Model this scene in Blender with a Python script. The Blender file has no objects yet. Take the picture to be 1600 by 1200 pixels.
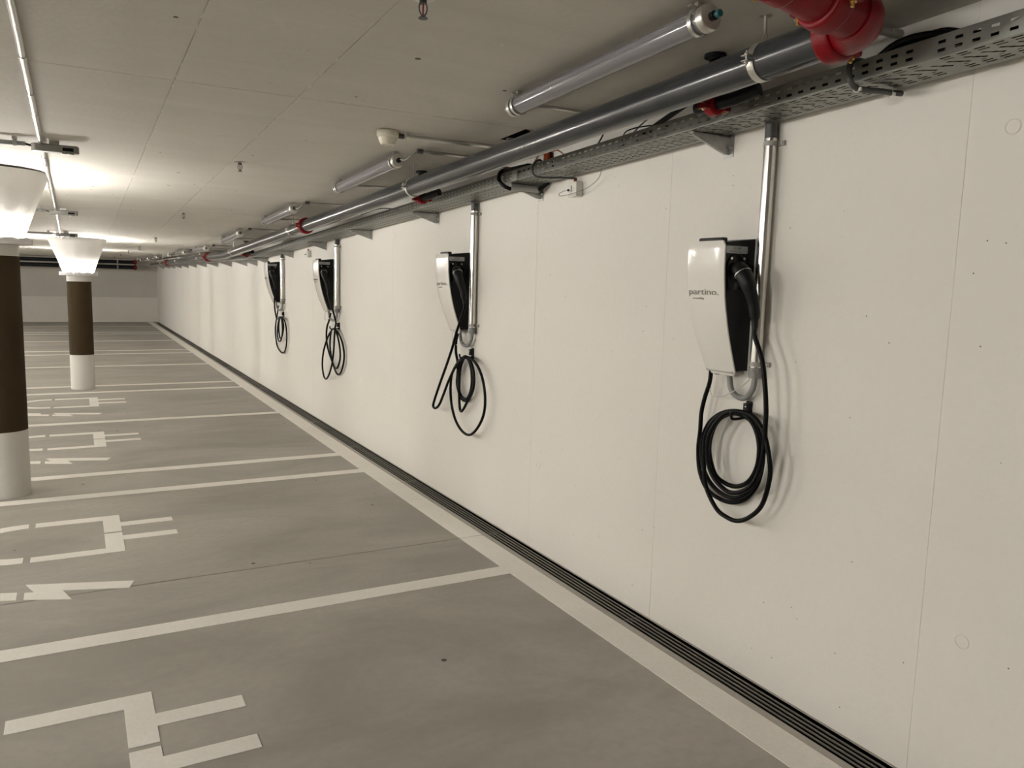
import bpy, math, random
from math import sin, cos, pi, sqrt, radians, atan2
from mathutils import Vector, Matrix, Quaternion

random.seed(7)
S = bpy.context.scene
COL = S.collection

# ------------------------------------------------------------------ camera, world, exposure
FPX = 1229.2
HC = 1.62
R_ = ((0.8757079, -0.0374938, 0.4813832),
      (-0.4820737, -0.1240834, 0.8672994),
      (0.0272133, -0.9915632, -0.1267356))
cam_d = bpy.data.cameras.new('camera')
cam = bpy.data.objects.new('camera', cam_d)
COL.objects.link(cam)
m = Matrix(((R_[0][0], -R_[0][1], -R_[0][2], 0),
            (R_[1][0], -R_[1][1], -R_[1][2], 0),
            (R_[2][0], -R_[2][1], -R_[2][2], HC),
            (0, 0, 0, 1)))
cam.matrix_world = m
cam_d.sensor_fit = 'HORIZONTAL'
cam_d.sensor_width = 36.0
cam_d.lens = FPX / 1600.0 * 36.0
cam_d.clip_start = 0.05
cam_d.clip_end = 200
S.camera = cam

world = bpy.data.worlds.new('world')
S.world = world
world.use_nodes = True
world.node_tree.nodes['Background'].inputs[0].default_value = (1.0, 0.93, 0.84, 1)
world.node_tree.nodes['Background'].inputs[1].default_value = 0.02

S.view_settings.view_transform = 'Standard'
S.view_settings.look = 'None'
S.view_settings.gamma = 1.0
S.view_settings.use_curve_mapping = False
S.view_settings.exposure = 0.56

LED_COLOR = (1.0, 0.955, 0.89)
LED_POWER = 10500.0
LIT_COLOR = (1.0, 0.97, 0.925)
LIT_POWER = 262.0

# ------------------------------------------------------------------ plan of the garage
W = 2.42                        # right wall plane
YN, YF = -8.0, 29.2             # near and far walls
XL = -9.0                       # left wall
KY = 12.3                       # ceiling falls up to here, then runs level
SL = 0.0405                     # fall of ceiling, pipe and tray
def fall(y, z0, y0):
    return z0 - SL * (min(y, KY) - y0)
def zc(y): return fall(y, 2.495, 1.7)
def zt(y): return fall(y, 2.300, 1.37) if y < KY else fall(y, 2.300, 1.37)
def zp(y):
    z = fall(y, 2.340, 2.0)
    return z - 0.004 * max(0, y - KY)

# ------------------------------------------------------------------ materials
def mat(name, color, rough=0.6, metal=0.0, coat=0.0, noise=None, bump=None, emit=None, alpha=None,
        trans=0.0, spec=None):
    m = bpy.data.materials.new(name)
    m.use_nodes = True
    nt = m.node_tree
    b = nt.nodes['Principled BSDF']
    b.inputs['Base Color'].default_value = (*color, 1)
    b.inputs['Roughness'].default_value = rough
    b.inputs['Metallic'].default_value = metal
    if coat: b.inputs['Coat Weight'].default_value = coat; b.inputs['Coat Roughness'].default_value = 0.08
    if trans: b.inputs['Transmission Weight'].default_value = trans
    if spec is not None: b.inputs['Specular IOR Level'].default_value = spec
    if emit:
        b.inputs['Emission Color'].default_value = (*emit[0], 1)
        b.inputs['Emission Strength'].default_value = emit[1]
    geo = nt.nodes.new('ShaderNodeNewGeometry')
    if noise:                     # (scale, color2, detail, stretch)
        sc, c2, det, st = noise
        mp = nt.nodes.new('ShaderNodeMapping'); mp.inputs['Scale'].default_value = st
        nt.links.new(geo.outputs['Position'], mp.inputs['Vector'])
        n = nt.nodes.new('ShaderNodeTexNoise'); n.inputs['Scale'].default_value = sc
        n.inputs['Detail'].default_value = det; n.inputs['Roughness'].default_value = 0.6
        nt.links.new(mp.outputs[0], n.inputs['Vector'])
        r = nt.nodes.new('ShaderNodeValToRGB')
        r.color_ramp.elements[0].position = 0.32; r.color_ramp.elements[1].position = 0.68
        r.color_ramp.elements[0].color = (*color, 1); r.color_ramp.elements[1].color = (*c2, 1)
        nt.links.new(n.outputs['Fac'], r.inputs['Fac'])
        nt.links.new(r.outputs['Color'], b.inputs['Base Color'])
    if bump:                      # (scale, strength, distance)
        n = nt.nodes.new('ShaderNodeTexNoise'); n.inputs['Scale'].default_value = bump[0]
        n.inputs['Detail'].default_value = 6
        nt.links.new(geo.outputs['Position'], n.inputs['Vector'])
        bp = nt.nodes.new('ShaderNodeBump'); bp.inputs['Strength'].default_value = bump[1]
        bp.inputs['Distance'].default_value = bump[2]
        nt.links.new(n.outputs['Fac'], bp.inputs['Height'])
        nt.links.new(bp.outputs[0], b.inputs['Normal'])
    return m

def concrete(name, ca, cb, cc, pits=0.0, pit_scale=9.0, rough=0.75, stretch=(1, 1, 1), fine=38.0, big=1.3, bump=0.25, lo=0.30, hi=0.72):
    """painted or trowelled concrete: broad mottling, fine grain, and small blow holes"""
    m = bpy.data.materials.new(name); m.use_nodes = True
    nt = m.node_tree; L = nt.links; N = nt.nodes
    b = N['Principled BSDF']; b.inputs['Roughness'].default_value = rough
    geo = N.new('ShaderNodeNewGeometry')
    mp = N.new('ShaderNodeMapping'); mp.inputs['Scale'].default_value = stretch
    L.new(geo.outputs['Position'], mp.inputs['Vector'])
    n1 = N.new('ShaderNodeTexNoise'); n1.inputs['Scale'].default_value = big; n1.inputs['Detail'].default_value = 8
    n1.inputs['Roughness'].default_value = 0.62; n1.inputs['Distortion'].default_value = 0.6
    L.new(mp.outputs[0], n1.inputs['Vector'])
    r1 = N.new('ShaderNodeValToRGB'); e = r1.color_ramp.elements
    e[0].position = lo; e[0].color = (*ca, 1); e[1].position = hi; e[1].color = (*cb, 1)
    L.new(n1.outputs['Fac'], r1.inputs['Fac'])
    n2 = N.new('ShaderNodeTexNoise'); n2.inputs['Scale'].default_value = fine; n2.inputs['Detail'].default_value = 5
    L.new(geo.outputs['Position'], n2.inputs['Vector'])
    r2 = N.new('ShaderNodeMapRange'); r2.inputs[1].default_value = 0.3; r2.inputs[2].default_value = 0.75
    r2.inputs[3].default_value = 0.0; r2.inputs[4].default_value = 0.35
    L.new(n2.outputs['Fac'], r2.inputs[0])
    mx = N.new('ShaderNodeMixRGB'); L.new(r2.outputs[0], mx.inputs[0]); L.new(r1.outputs[0], mx.inputs[1])
    mx.inputs[2].default_value = (*cc, 1)
    out = mx.outputs[0]
    if pits:
        v = N.new('ShaderNodeTexVoronoi'); v.inputs['Scale'].default_value = pit_scale; v.feature = 'F1'
        v.inputs['Randomness'].default_value = 1.0
        L.new(geo.outputs['Position'], v.inputs['Vector'])
        sep = N.new('ShaderNodeSeparateColor'); L.new(v.outputs['Color'], sep.inputs[0])
        # cell radius varies, most cells have none
        mr = N.new('ShaderNodeMapRange'); mr.inputs[1].default_value = 1.0 - pits; mr.inputs[2].default_value = 1.0
        mr.inputs[3].default_value = 0.0; mr.inputs[4].default_value = 0.080
        L.new(sep.outputs[0], mr.inputs[0])
        lt = N.new('ShaderNodeMath'); lt.operation = 'LESS_THAN'
        L.new(v.outputs['Distance'], lt.inputs[0]); L.new(mr.outputs[0], lt.inputs[1])
        m2 = N.new('ShaderNodeMixRGB'); L.new(lt.outputs[0], m2.inputs[0]); L.new(out, m2.inputs[1])
        m2.inputs[2].default_value = (ca[0]*0.18, ca[1]*0.17, ca[2]*0.15, 1)
        out = m2.outputs[0]
    L.new(out, b.inputs['Base Color'])
    bp = N.new('ShaderNodeBump'); bp.inputs['Strength'].default_value = bump; bp.inputs['Distance'].default_value = 0.004
    L.new(n2.outputs['Fac'], bp.inputs['Height']); L.new(bp.outputs[0], b.inputs['Normal'])
    return m

M = {}
M['wall'] = concrete('wall_paint', (0.715, 0.685, 0.625), (0.755, 0.725, 0.665), (0.69, 0.66, 0.60), pits=0.9, pit_scale=13.0, rough=0.7, big=0.9)
M['wall_far_low'] = concrete('wall_far_low_paint', (0.66, 0.62, 0.56), (0.72, 0.68, 0.61), (0.62, 0.58, 0.52), rough=0.8)
M['wall_far_up'] = concrete('wall_far_up_paint', (0.53, 0.495, 0.44), (0.58, 0.54, 0.485), (0.50, 0.465, 0.415), rough=0.8)
M['ceiling'] = concrete('ceiling_concrete', (0.545, 0.52, 0.472), (0.61, 0.585, 0.532), (0.51, 0.485, 0.44), pits=0.6, pit_scale=6.0, rough=0.8, stretch=(0.5, 2.5, 1), big=1.6, bump=0.35)
M['floor'] = concrete('floor_concrete', (0.315, 0.295, 0.256), (0.445, 0.42, 0.37), (0.29, 0.27, 0.233), rough=0.55, stretch=(0.55, 1.2, 1), big=1.3, fine=24.0, lo=0.37, hi=0.65, pits=0.5, pit_scale=6.0, bump=0.15)
M['kerb'] = concrete('kerb_concrete', (0.38, 0.355, 0.31), (0.45, 0.42, 0.37), (0.33, 0.305, 0.26), rough=0.7)
M['paint'] = concrete('marking_paint', (0.83, 0.80, 0.735), (0.90, 0.875, 0.815), (0.70, 0.67, 0.60), pits=0.05, pit_scale=11.0, rough=0.6, big=3.0, fine=60.0)
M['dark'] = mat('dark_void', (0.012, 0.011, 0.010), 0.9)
M['slat'] = mat('grate_steel', (0.20, 0.19, 0.165), 0.5, 0.6)
M['galv'] = mat('galvanised_steel', (0.36, 0.36, 0.34), 0.42, 0.75, noise=(26, (0.46, 0.46, 0.44), 4, (1, 1, 1)))
M['tray'] = mat('tray_steel', (0.22, 0.225, 0.205), 0.42, 0.75, noise=(9, (0.29, 0.295, 0.27), 4, (1, 1, 1)))
M['alu'] = mat('bright_conduit', (0.72, 0.71, 0.68), 0.24, 0.95, noise=(14, (0.64, 0.63, 0.60), 3, (1, 1, 0.3)))
M['conduit'] = mat('ceiling_conduit_metal', (0.55, 0.54, 0.51), 0.3, 0.9)
M['pipe'] = mat('dark_grey_pipe_paint', (0.027, 0.029, 0.032), 0.22, 0.0, coat=0.12, noise=(5, (0.034, 0.036, 0.039), 4, (1, 1, 1)))
M['blackpipe'] = mat('black_pipe', (0.008, 0.008, 0.008), 0.45, spec=0.25)
M['red'] = mat('red_enamel', (0.20, 0.002, 0.006), 0.40, spec=0.22, noise=(30, (0.15, 0.002, 0.005), 5, (1, 1, 1)), bump=(45, 0.25, 0.003))
M['brass'] = mat('brass', (0.62, 0.40, 0.13), 0.35, 0.95)
M['zinc'] = mat('zinc', (0.62, 0.61, 0.56), 0.33, 0.9)
M['black'] = mat('black_plastic', (0.0065, 0.0065, 0.0065), 0.42, spec=0.22)
M['black_gloss'] = mat('black_gloss_plastic', (0.003, 0.003, 0.003), 0.25, spec=0.2)
M['rubber'] = mat('cable_rubber', (0.003, 0.003, 0.003), 0.42, spec=0.12)
M['cover'] = mat('white_gloss_cover', (0.74, 0.715, 0.66), 0.18, coat=0.6)
M['cover_edge'] = mat('white_cover_edge', (0.72, 0.71, 0.68), 0.3)
M['letter'] = mat('grey_lettering', (0.21, 0.19, 0.16), 0.6)
M['sensor'] = mat('sensor_grey', (0.20, 0.19, 0.17), 0.4, 0.3)
M['sticker'] = mat('silver_sticker', (0.36, 0.36, 0.36), 0.4, 0.3)
M['ink'] = mat('black_ink', (0.03, 0.03, 0.03), 0.6)
M['greyhose'] = mat('grey_hose', (0.22, 0.22, 0.21), 0.5)
M['greyplastic'] = mat('grey_plastic', (0.34, 0.33, 0.30), 0.5)
M['darkgrey'] = mat('dark_grey_plastic', (0.06, 0.06, 0.058), 0.45)
M['whiteplastic'] = mat('white_plastic', (0.66, 0.64, 0.57), 0.4)
M['cream'] = mat('cream_plastic', (0.62, 0.58, 0.47), 0.38)
M['wire_white'] = mat('white_wire', (0.55, 0.53, 0.48), 0.5)
M['wire_orange'] = mat('orange_wire', (0.50, 0.07, 0.012), 0.5)
M['wire_red'] = mat('dark_red_wire', (0.20, 0.010, 0.010), 0.5)
M['yellow_cable'] = mat('yellow_cable', (0.30, 0.19, 0.02), 0.5)
M['teal'] = mat('teal_plastic', (0.01, 0.11, 0.12), 0.4)
M['tube'] = mat('clear_tube', (0.50, 0.48, 0.51), 0.10, trans=0.72)
M['tray_white'] = mat('lamp_inner_tray', (0.42, 0.40, 0.385), 0.45)
M['brown'] = mat('brown_column_paint', (0.042, 0.029, 0.0150), 0.8, noise=(3, (0.046, 0.032, 0.017), 4, (1, 1, 1)), spec=0.1)
M['colwhite'] = concrete('column_white_paint', (0.62, 0.60, 0.56), (0.68, 0.66, 0.62), (0.58, 0.56, 0.52), rough=0.7)
M['capital'] = concrete('capital_paint', (0.80, 0.785, 0.76), (0.85, 0.835, 0.81), (0.77, 0.755, 0.73), rough=0.7)
M['ring'] = mat('ring_lamp_body', (0.55, 0.54, 0.52), 0.45)
M['led'] = mat('led', (1, 1, 1), 0.5, emit=(LED_COLOR, LED_POWER))
M['lit'] = mat('lit_tube', (1, 1, 1), 0.5, emit=(LIT_COLOR, LIT_POWER))
M['redbulb'] = mat('red_glass_bulb', (0.22, 0.006, 0.012), 0.3)

# ------------------------------------------------------------------ mesh helpers
def V3(p): return Vector(p)
def frame(axis):
    a = V3(axis).normalized()
    h = Vector((0, 0, 1)) if abs(a.z) < 0.9 else Vector((1, 0, 0))
    u = a.cross(h).normalized(); v = a.cross(u).normalized()
    return a, u, v

class MB:
    def __init__(s): s.v = []; s.f = []; s.s = []
    def add(s, vs, fs, sm=False):
        o = len(s.v); s.v += [tuple(p) for p in vs]
        for f in fs: s.f.append([i + o for i in f]); s.s.append(sm)
        return s
    def box(s, x0, x1, y0, y1, z0, z1):
        v = [(x, y, z) for x in (x0, x1) for y in (y0, y1) for z in (z0, z1)]
        return s.add(v, [(0,1,3,2), (4,6,7,5), (0,4,5,1), (2,3,7,6), (0,2,6,4), (1,5,7,3)])
    def obox(s, c, ax, ay, az, hx, hy, hz):
        c = V3(c); ax, ay, az = V3(ax).normalized(), V3(ay).normalized(), V3(az).normalized()
        v = [c + ax*i*hx + ay*j*hy + az*k*hz for i in (-1, 1) for j in (-1, 1) for k in (-1, 1)]
        return s.add(v, [(0,1,3,2), (4,6,7,5), (0,4,5,1), (2,3,7,6), (0,2,6,4), (1,5,7,3)])
    def rings(s, rings, sm=True, cap=True, closed=False):
        n = len(rings[0]); v = [p for r in rings for p in r]; f = []
        m_ = len(rings)
        for i in range(m_ if closed else m_ - 1):
            a, b = i*n, ((i+1) % m_)*n
            for j in range(n):
                k = (j+1) % n
                f.append((a+j, a+k, b+k, b+j))
        s.add(v, f, sm)
        if cap and not closed:
            s.add(rings[0], [tuple(range(n-1, -1, -1))]); s.add(rings[-1], [tuple(range(n))])
        return s
    def cyl(s, p0, p1, r, n=18, r1=None, cap=True):
        p0, p1 = V3(p0), V3(p1); a, u, v = frame(p1 - p0); r1 = r if r1 is None else r1
        mk = lambda p, q: [p + u*cos(2*pi*i/n)*q + v*sin(2*pi*i/n)*q for i in range(n)]
        return s.rings([mk(p0, r), mk(p1, r1)], True, cap)
    def lathe(s, prof, c=(0, 0, 0), axis=(0, 0, 1), n=24, sm=True, cap=True):
        c = V3(c); a, u, v = frame(axis)
        return s.rings([[c + a*z + u*cos(2*pi*i/n)*r + v*sin(2*pi*i/n)*r for i in range(n)] for r, z in prof], sm, cap)
    def tube(s, pts, r, n=10, cap=True, closed=False):
        P = [V3(p) for p in pts]; k = len(P); rr = r if isinstance(r, (list, tuple)) else [r]*k
        T = []
        for i in range(k):
            a = P[i-1] if (i > 0 or closed) else P[i]; b = P[(i+1) % k] if (i < k-1 or closed) else P[i]
            t = (b - a); T.append(t.normalized() if t.length > 1e-9 else Vector((0, 0, 1)))
        _, u, _ = frame(T[0]); R = []
        for i in range(k):
            u = (u - T[i]*u.dot(T[i])).normalized(); w = T[i].cross(u)
            R.append([P[i] + u*cos(2*pi*j/n)*rr[i] + w*sin(2*pi*j/n)*rr[i] for j in range(n)])
        return s.rings(R, True, cap, closed)
    def prism(s, poly, fn, a, b):
        """poly of 2d points, fn(p, t) -> 3d point, between t = a and t = b"""
        n = len(poly)
        v = [fn(p, a) for p in poly] + [fn(p, b) for p in poly]
        f = [tuple(range(n-1, -1, -1)), tuple(range(n, 2*n))] + [(i, (i+1) % n, n+(i+1) % n, n+i) for i in range(n)]
        return s.add(v, f)
    def build(s, name, material, parent=None, loc=None, bevel=0, **props):
        me = bpy.data.meshes.new(name)
        off = Vector((0, 0, 0))
        if parent is not None:
            p = parent
            while p is not None: off += p.location; p = p.parent
        elif loc is not None: off = V3(loc)
        me.from_pydata([tuple(V3(p) - off) for p in s.v], [], s.f)
        me.polygons.foreach_set('use_smooth', s.s)
        mats = material if isinstance(material, (list, tuple)) else [material]
        for k in mats: me.materials.append(k)
        me.validate(); me.update()
        me.set_sharp_from_angle(angle=radians(38))
        o = bpy.data.objects.new(name, me); COL.objects.link(o)
        if parent is not None: o.parent = parent
        elif loc is not None: o.location = loc
        if bevel:
            b = o.modifiers.new('bevel', 'BEVEL'); b.width = bevel; b.segments = 2; b.limit_method = 'ANGLE'
        for k, q in props.items(): o[k] = q
        return o

def fix_normals(o):
    import bmesh
    b = bmesh.new(); b.from_mesh(o.data); bmesh.ops.recalc_face_normals(b, faces=b.faces); b.to_mesh(o.data); b.free()
    return o

def smooth_path(P, step=6, closed=False):
    P = [V3(p) for p in P]; out = []
    n = len(P)
    for i in range(n if closed else n-1):
        if closed: a, b, c, d = P[i-1], P[i], P[(i+1) % n], P[(i+2) % n]
        else: a, b, c, d = P[max(i-1, 0)], P[i], P[i+1], P[min(i+2, n-1)]
        for k in range(step):
            t = k/step
            out.append(0.5*((2*b) + (c-a)*t + (2*a-5*b+4*c-d)*t*t + (3*b-a-3*c+d)*t**3))
    if not closed: out.append(P[-1])
    return out

def thing(name, label, cat, loc=(0, 0, 0), group=None):
    o = bpy.data.objects.new(name, None); o.empty_display_size = 0.1; COL.objects.link(o)
    o.location = loc; o['label'] = label; o['category'] = cat
    if group: o['group'] = group
    return o

def tag(o, label, cat, group=None):
    o['label'] = label; o['category'] = cat
    if group: o['group'] = group
    return o

def copy_tree(o, label=None, group=None, parent=None):
    c = o.copy(); COL.objects.link(c)
    if parent is not None: c.parent = parent
    if label: c['label'] = label
    if group: c['group'] = group
    for ch in list(o.children): copy_tree(ch, parent=c)
    return c

def text_mesh(body, size, material, parent, name, origin, tx, ty, fit=None, extrude=0.0006):
    """flat lettering: origin = lower left corner in world, tx and ty = reading and up directions"""
    cu = bpy.data.curves.new('t', 'FONT'); cu.body = body; cu.size = size; cu.extrude = extrude
    cu.resolution_u = 3
    ob = bpy.data.objects.new('t', cu); COL.objects.link(ob)
    dg = bpy.context.evaluated_depsgraph_get()
    me = bpy.data.meshes.new_from_object(ob.evaluated_get(dg))
    bpy.data.objects.remove(ob)
    xs = [v.co.x for v in me.vertices]; w = max(xs) - min(xs); x0 = min(xs)
    k = (fit / w) if fit else 1.0
    tx, ty = V3(tx), V3(ty); tz = tx.cross(ty)
    off = Vector((0, 0, 0)); p = parent
    while p is not None: off += p.location; p = p.parent
    for v in me.vertices:
        c = v.co.copy()
        v.co = V3(origin) + tx*(c.x - x0)*k + ty*c.y + tz*c.z - off
    me.materials.clear(); me.materials.append(material)
    o = bpy.data.objects.new(name, me); COL.objects.link(o); o.parent = parent
    return o

def grid(xs, ys, fn, gx=(), gy=(), gw=0.004, skip=None):
    """sheet with V-shaped joints: fn(x, y, depth) -> point, gx and gy = joint positions"""
    bx, by = {}, {}
    for x in xs: bx[round(x, 5)] = 0
    for y in ys: by[round(y, 5)] = 0
    for g in gx:
        for q, d in ((-gw/2, 0), (-gw/4, 1), (gw/4, 1), (gw/2, 0)): bx[round(g+q, 5)] = d
    for g in gy:
        for q, d in ((-gw/2, 0), (-gw/4, 1), (gw/4, 1), (gw/2, 0)): by[round(g+q, 5)] = d
    X, Y = sorted(bx), sorted(by)
    mb = MB(); v = [fn(x, y, max(bx[x], by[y])) for y in Y for x in X]
    f = []
    nx = len(X)
    for j in range(len(Y)-1):
        for i in range(nx-1):
            if skip and skip((X[i]+X[i+1])/2, (Y[j]+Y[j+1])/2): continue
            f.append((j*nx+i, j*nx+i+1, (j+1)*nx+i+1, (j+1)*nx+i))
    return mb.add(v, f)

def steps(a, b, d):
    n = max(1, int(round((b-a)/d))); return [a + (b-a)*i/n for i in range(n+1)]

# ------------------------------------------------------------------ setting
# floor: slab, expansion joint, channel for the drain along the right wall
DX0, DX1 = 2.283, 2.407
floor = grid([XL, -4, -1, 0, 1, 2.0, 2.245, DX0, DX1, W], steps(YN, YF, 2.0),
             lambda x, y, d: (x, y, -0.012*d), gy=[4.385, -4.0], gw=0.013,
             skip=lambda x, y: DX0 < x < DX1).build('floor', M['floor'], kind='structure')
slab = MB().box(XL, DX0, YN, YF, -0.30, -0.10)
slab.build('floor_slab', M['floor'], floor)

# ceiling: falls towards the back, then level; formwork joints and one opening
HO = (2.075, 2.30, 3.67, 3.95)
ceil = grid([XL, -4, -2, 0, HO[0], HO[1], W], sorted(set(steps(YN, KY, 2.03) + [HO[2], HO[3]] + steps(KY, YF, 2.4))),
            lambda x, y, d: (x, y, zc(y) + 0.004*d), gx=[-2.6, 0.39, 0.90], gy=[-1.2, 3.655, 8.5, 13.4, 18.3, 23.2], gw=0.005,
            skip=lambda x, y: HO[0] < x < HO[1] and HO[2] < y < HO[3]).build('ceiling', M['ceiling'], kind='structure')
ob = MB()
z0, z1 = zc(HO[2]) - 0.0, zc(HO[2]) + 0.22
ob.add([(HO[0], HO[2], z0), (HO[1], HO[2], z0), (HO[1], HO[3], zc(HO[3])), (HO[0], HO[3], zc(HO[3])),
        (HO[0], HO[2], z1), (HO[1], HO[2], z1), (HO[1], HO[3], z1), (HO[0], HO[3], z1)],
       [(0,1,5,4), (1,2,6,5), (2,3,7,6), (3,0,4,7), (4,5,6,7)])
ob.build('ceiling_opening', M['dark'], ceil)
MB().box(2.10, 2.28, 3.90, 3.925, zc(3.9) - 0.01, zc(3.9) + 0.004).build('opening_strip', M['galv'], ceil)
for k_, (xx, mm_) in enumerate(((2.12, 'yellow_cable'), (2.155, 'greyhose'), (2.20, 'darkgrey'))):
    MB().tube([(xx, 3.72+0.03*k_, zc(3.7)+0.02), (xx, 3.78+0.03*k_, zc(3.7)+0.06), (xx+0.01, 3.84, zc(3.7)+0.2)], 0.012, 10).build('opening_cable', M[mm_], ceil)
# upstand under the opening for the thick slab above
MB().box(XL, W+0.3, YN, YF, 2.95, 3.1).build('slab_above', M['ceiling'], ceil)

# plaster fins left along the formwork joints
mb = MB()
def fin(x, y, L, w, a):
    h = zc(y); dx, dy = cos(a)*L/2, sin(a)*L/2; nx, ny = -sin(a)*w/2, cos(a)*w/2
    e = random.uniform(0.0015, 0.004)
    mb.add([(x-dx, y-dy, zc(y-dy)+0.0005), (x+nx, y+ny, h+0.0005), (x+dx, y+dy, zc(y+dy)+0.0005), (x-nx, y-ny, h+0.0005), (x, y, h-e)],
           [(0, 1, 4), (1, 2, 4), (2, 3, 4), (3, 0, 4)])
for gx_ in (0.39, 0.90):
    for k in range(46): fin(gx_ + random.gauss(0, 0.004), random.uniform(1.2, 11.0), random.uniform(0.02, 0.10), random.uniform(0.003, 0.008), pi/2 + random.gauss(0, 0.06))
for k in range(22): fin(random.uniform(-0.6, 1.9), 3.655 + random.gauss(0, 0.004), random.uniform(0.02, 0.08), random.uniform(0.003, 0.007), random.gauss(0, 0.06))
for k in range(40): fin(random.uniform(0.2, 1.9), random.uniform(1.5, 7.0), random.uniform(0.01, 0.05), random.uniform(0.003, 0.007), random.uniform(0, pi))
o = mb.build('plaster_fins', M['wall'], ceil); o['kind'] = 'stuff'

# right wall, cast in panels: vertical joints, tie holes
def wall_r(y, z, d): return (W + 0.0013*d, y, z)
wj = [-3.4, -0.9, 1.515, 2.90, 4.10, 6.55, 9.2, 11.9, 14.6, 17.3, 20.0, 22.7, 25.4]
wallr = grid(steps(YN, YF, 4.0), [-0.12, 1.35, 3.0], wall_r, gx=wj, gw=0.004).build('wall_right', M['wall'], kind='structure')
for (y, z) in ((1.383, 2.115), (1.375, 0.532), (4.0, 0.53), (6.5, 2.0), (-1.2, 0.53)):
    MB().lathe([(0.024, 0), (0.024, 0.0012), (0.021, 0.0025), (0.020, 0.0008), (0.0, 0.0006)], (W, y, z), (-1, 0, 0), 20, cap=False).build('tie_hole_plug', M['wall'], wallr)
wallf = MB().box(XL, W+0.3, YF, YF+0.3, 0.812, 3.0).build('wall_far', M['wall_far_up'], kind='structure')
MB().box(XL, W, YF-0.012, YF+0.3, -0.1, 0.812).build('lower_band', M['wall_far_low'], wallf)
MB().box(XL-0.3, XL, YN, YF, -0.1, 3.0).build('wall_left', M['wall'], kind='structure')
MB().box(XL, W+0.3, YN-0.3, YN, -0.1, 3.0).build('wall_near', M['wall'], kind='structure')

# painted markings, parts of the floor
def mark(poly, name='plug_marking', z=0.0022):
    mb = MB(); mb.prism(poly, lambda p, t: (p[0], p[1], t), -0.001, z)
    return fix_normals(mb.build(name, M['paint'], floor))
mark([(2.084, YN), (2.245, YN), (2.245, 4.380), (2.084, 4.380)], 'border_line')
mark([(2.084, 4.390), (2.245, 4.390), (2.245, YF-0.02), (2.084, YF-0.02)], 'border_line')
LINES = [-4.72, -2.12, 0.47, 1.16, 3.773, 6.355, 7.043, 9.551, 11.98, 12.66, 15.33, 17.62, 18.38, 21.0, 23.4, 24.1, 26.6]
for y in LINES:
    mark([(-2.95, y-0.06), (2.084, y-0.06), (2.084, y+0.06), (-2.95, y+0.06)], 'bay_line')
mark([(-3.07, YN), (-2.95, YN), (-2.95, YF-0.3), (-3.07, YF-0.3)], 'border_line')

def ev_symbol(c):
    # stencilled plug (two halves), its lead, and a lightning bolt
    mark([(-0.28, c+0.39), (0.20, c+0.39), (0.20, c+0.212), (0.508, c+0.212), (0.508, c+0.122), (0.20, c+0.122),
          (0.20, c+0.014), (0.10, c+0.014), (0.10, c+0.292), (-0.28, c+0.292)])
    mark([(-0.28, c-0.305), (0.10, c-0.305), (0.10, c-0.014), (0.20, c-0.014), (0.20, c-0.085), (0.508, c-0.085),
          (0.508, c-0.175), (0.20, c-0.175), (0.20, c-0.395), (-0.28, c-0.395)])
    for s in (1, -1):
        arc_o = [(-0.316 - 0.40*sin(a), c + s*0.39*cos(a)) for a in [radians(q) for q in range(0, 81, 8)]]
        arc_i = [(-0.316 - 0.31*sin(a), c + s*0.292*cos(a)) for a in [radians(q) for q in range(0, 81, 8)]]
        p = arc_o + arc_i[::-1]
        mark(p if s > 0 else p[::-1])
    mark([(-1.25, c-0.05), (-0.74, c-0.05), (-0.74, c+0.05), (-1.25, c+0.05)])
    b = c - 0.885
    mark([(-0.283, b+0.134), (0.217, b-0.030), (0.185, b-0.125), (-0.115, b-0.022), (-0.075, b-0.168), (-0.283, b-0.08),
          (-0.283, b+0.015), (-0.241, b+0.004)], 'bolt_marking')
    mark([(-0.316, b+0.034), (-0.316, b-0.071), (-0.80, b+0.10), (-0.83, b+0.185), (-0.52, b+0.09), (-0.56, b+0.21), (-0.40, b+0.150), (-0.40, b+0.063)], 'bolt_marking')
for c in (-0.38, 2.805, 5.375, 8.555, 11.09):
    ev_symbol(c)

# drain channel and its bar grate
dr = thing('drain_channel', 'long dark linear drain with bar grate at the foot of the right wall', 'drain', ((DX0+DX1)/2, 10, 0))
mb = MB()
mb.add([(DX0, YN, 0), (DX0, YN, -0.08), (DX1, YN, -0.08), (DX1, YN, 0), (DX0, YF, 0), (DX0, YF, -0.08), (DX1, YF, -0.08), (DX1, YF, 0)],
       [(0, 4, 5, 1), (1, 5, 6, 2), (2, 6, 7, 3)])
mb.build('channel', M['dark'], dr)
MB().box(2.246, DX0, YN, YF, -0.01, 0.0015).build('channel_edge', M['kerb'], dr)
MB().box(DX1, DX1+0.004, YN, YF, -0.06, 0.0015).build('channel_lip', M['kerb'], dr)
for i in range(4):
    x = DX0 + (DX1-DX0)*(i+1)/5.0
    MB().box(x-0.0035, x+0.0035, YN, YF, -0.005, -0.0005).build('slat', M['slat'], dr)
for i, y in enumerate(steps(-1.5, YF-1, 1.5)):
    MB().box(DX0, DX1, y-0.003, y+0.003, -0.03, -0.012).build('cross_bar', M['slat'], dr)

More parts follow.
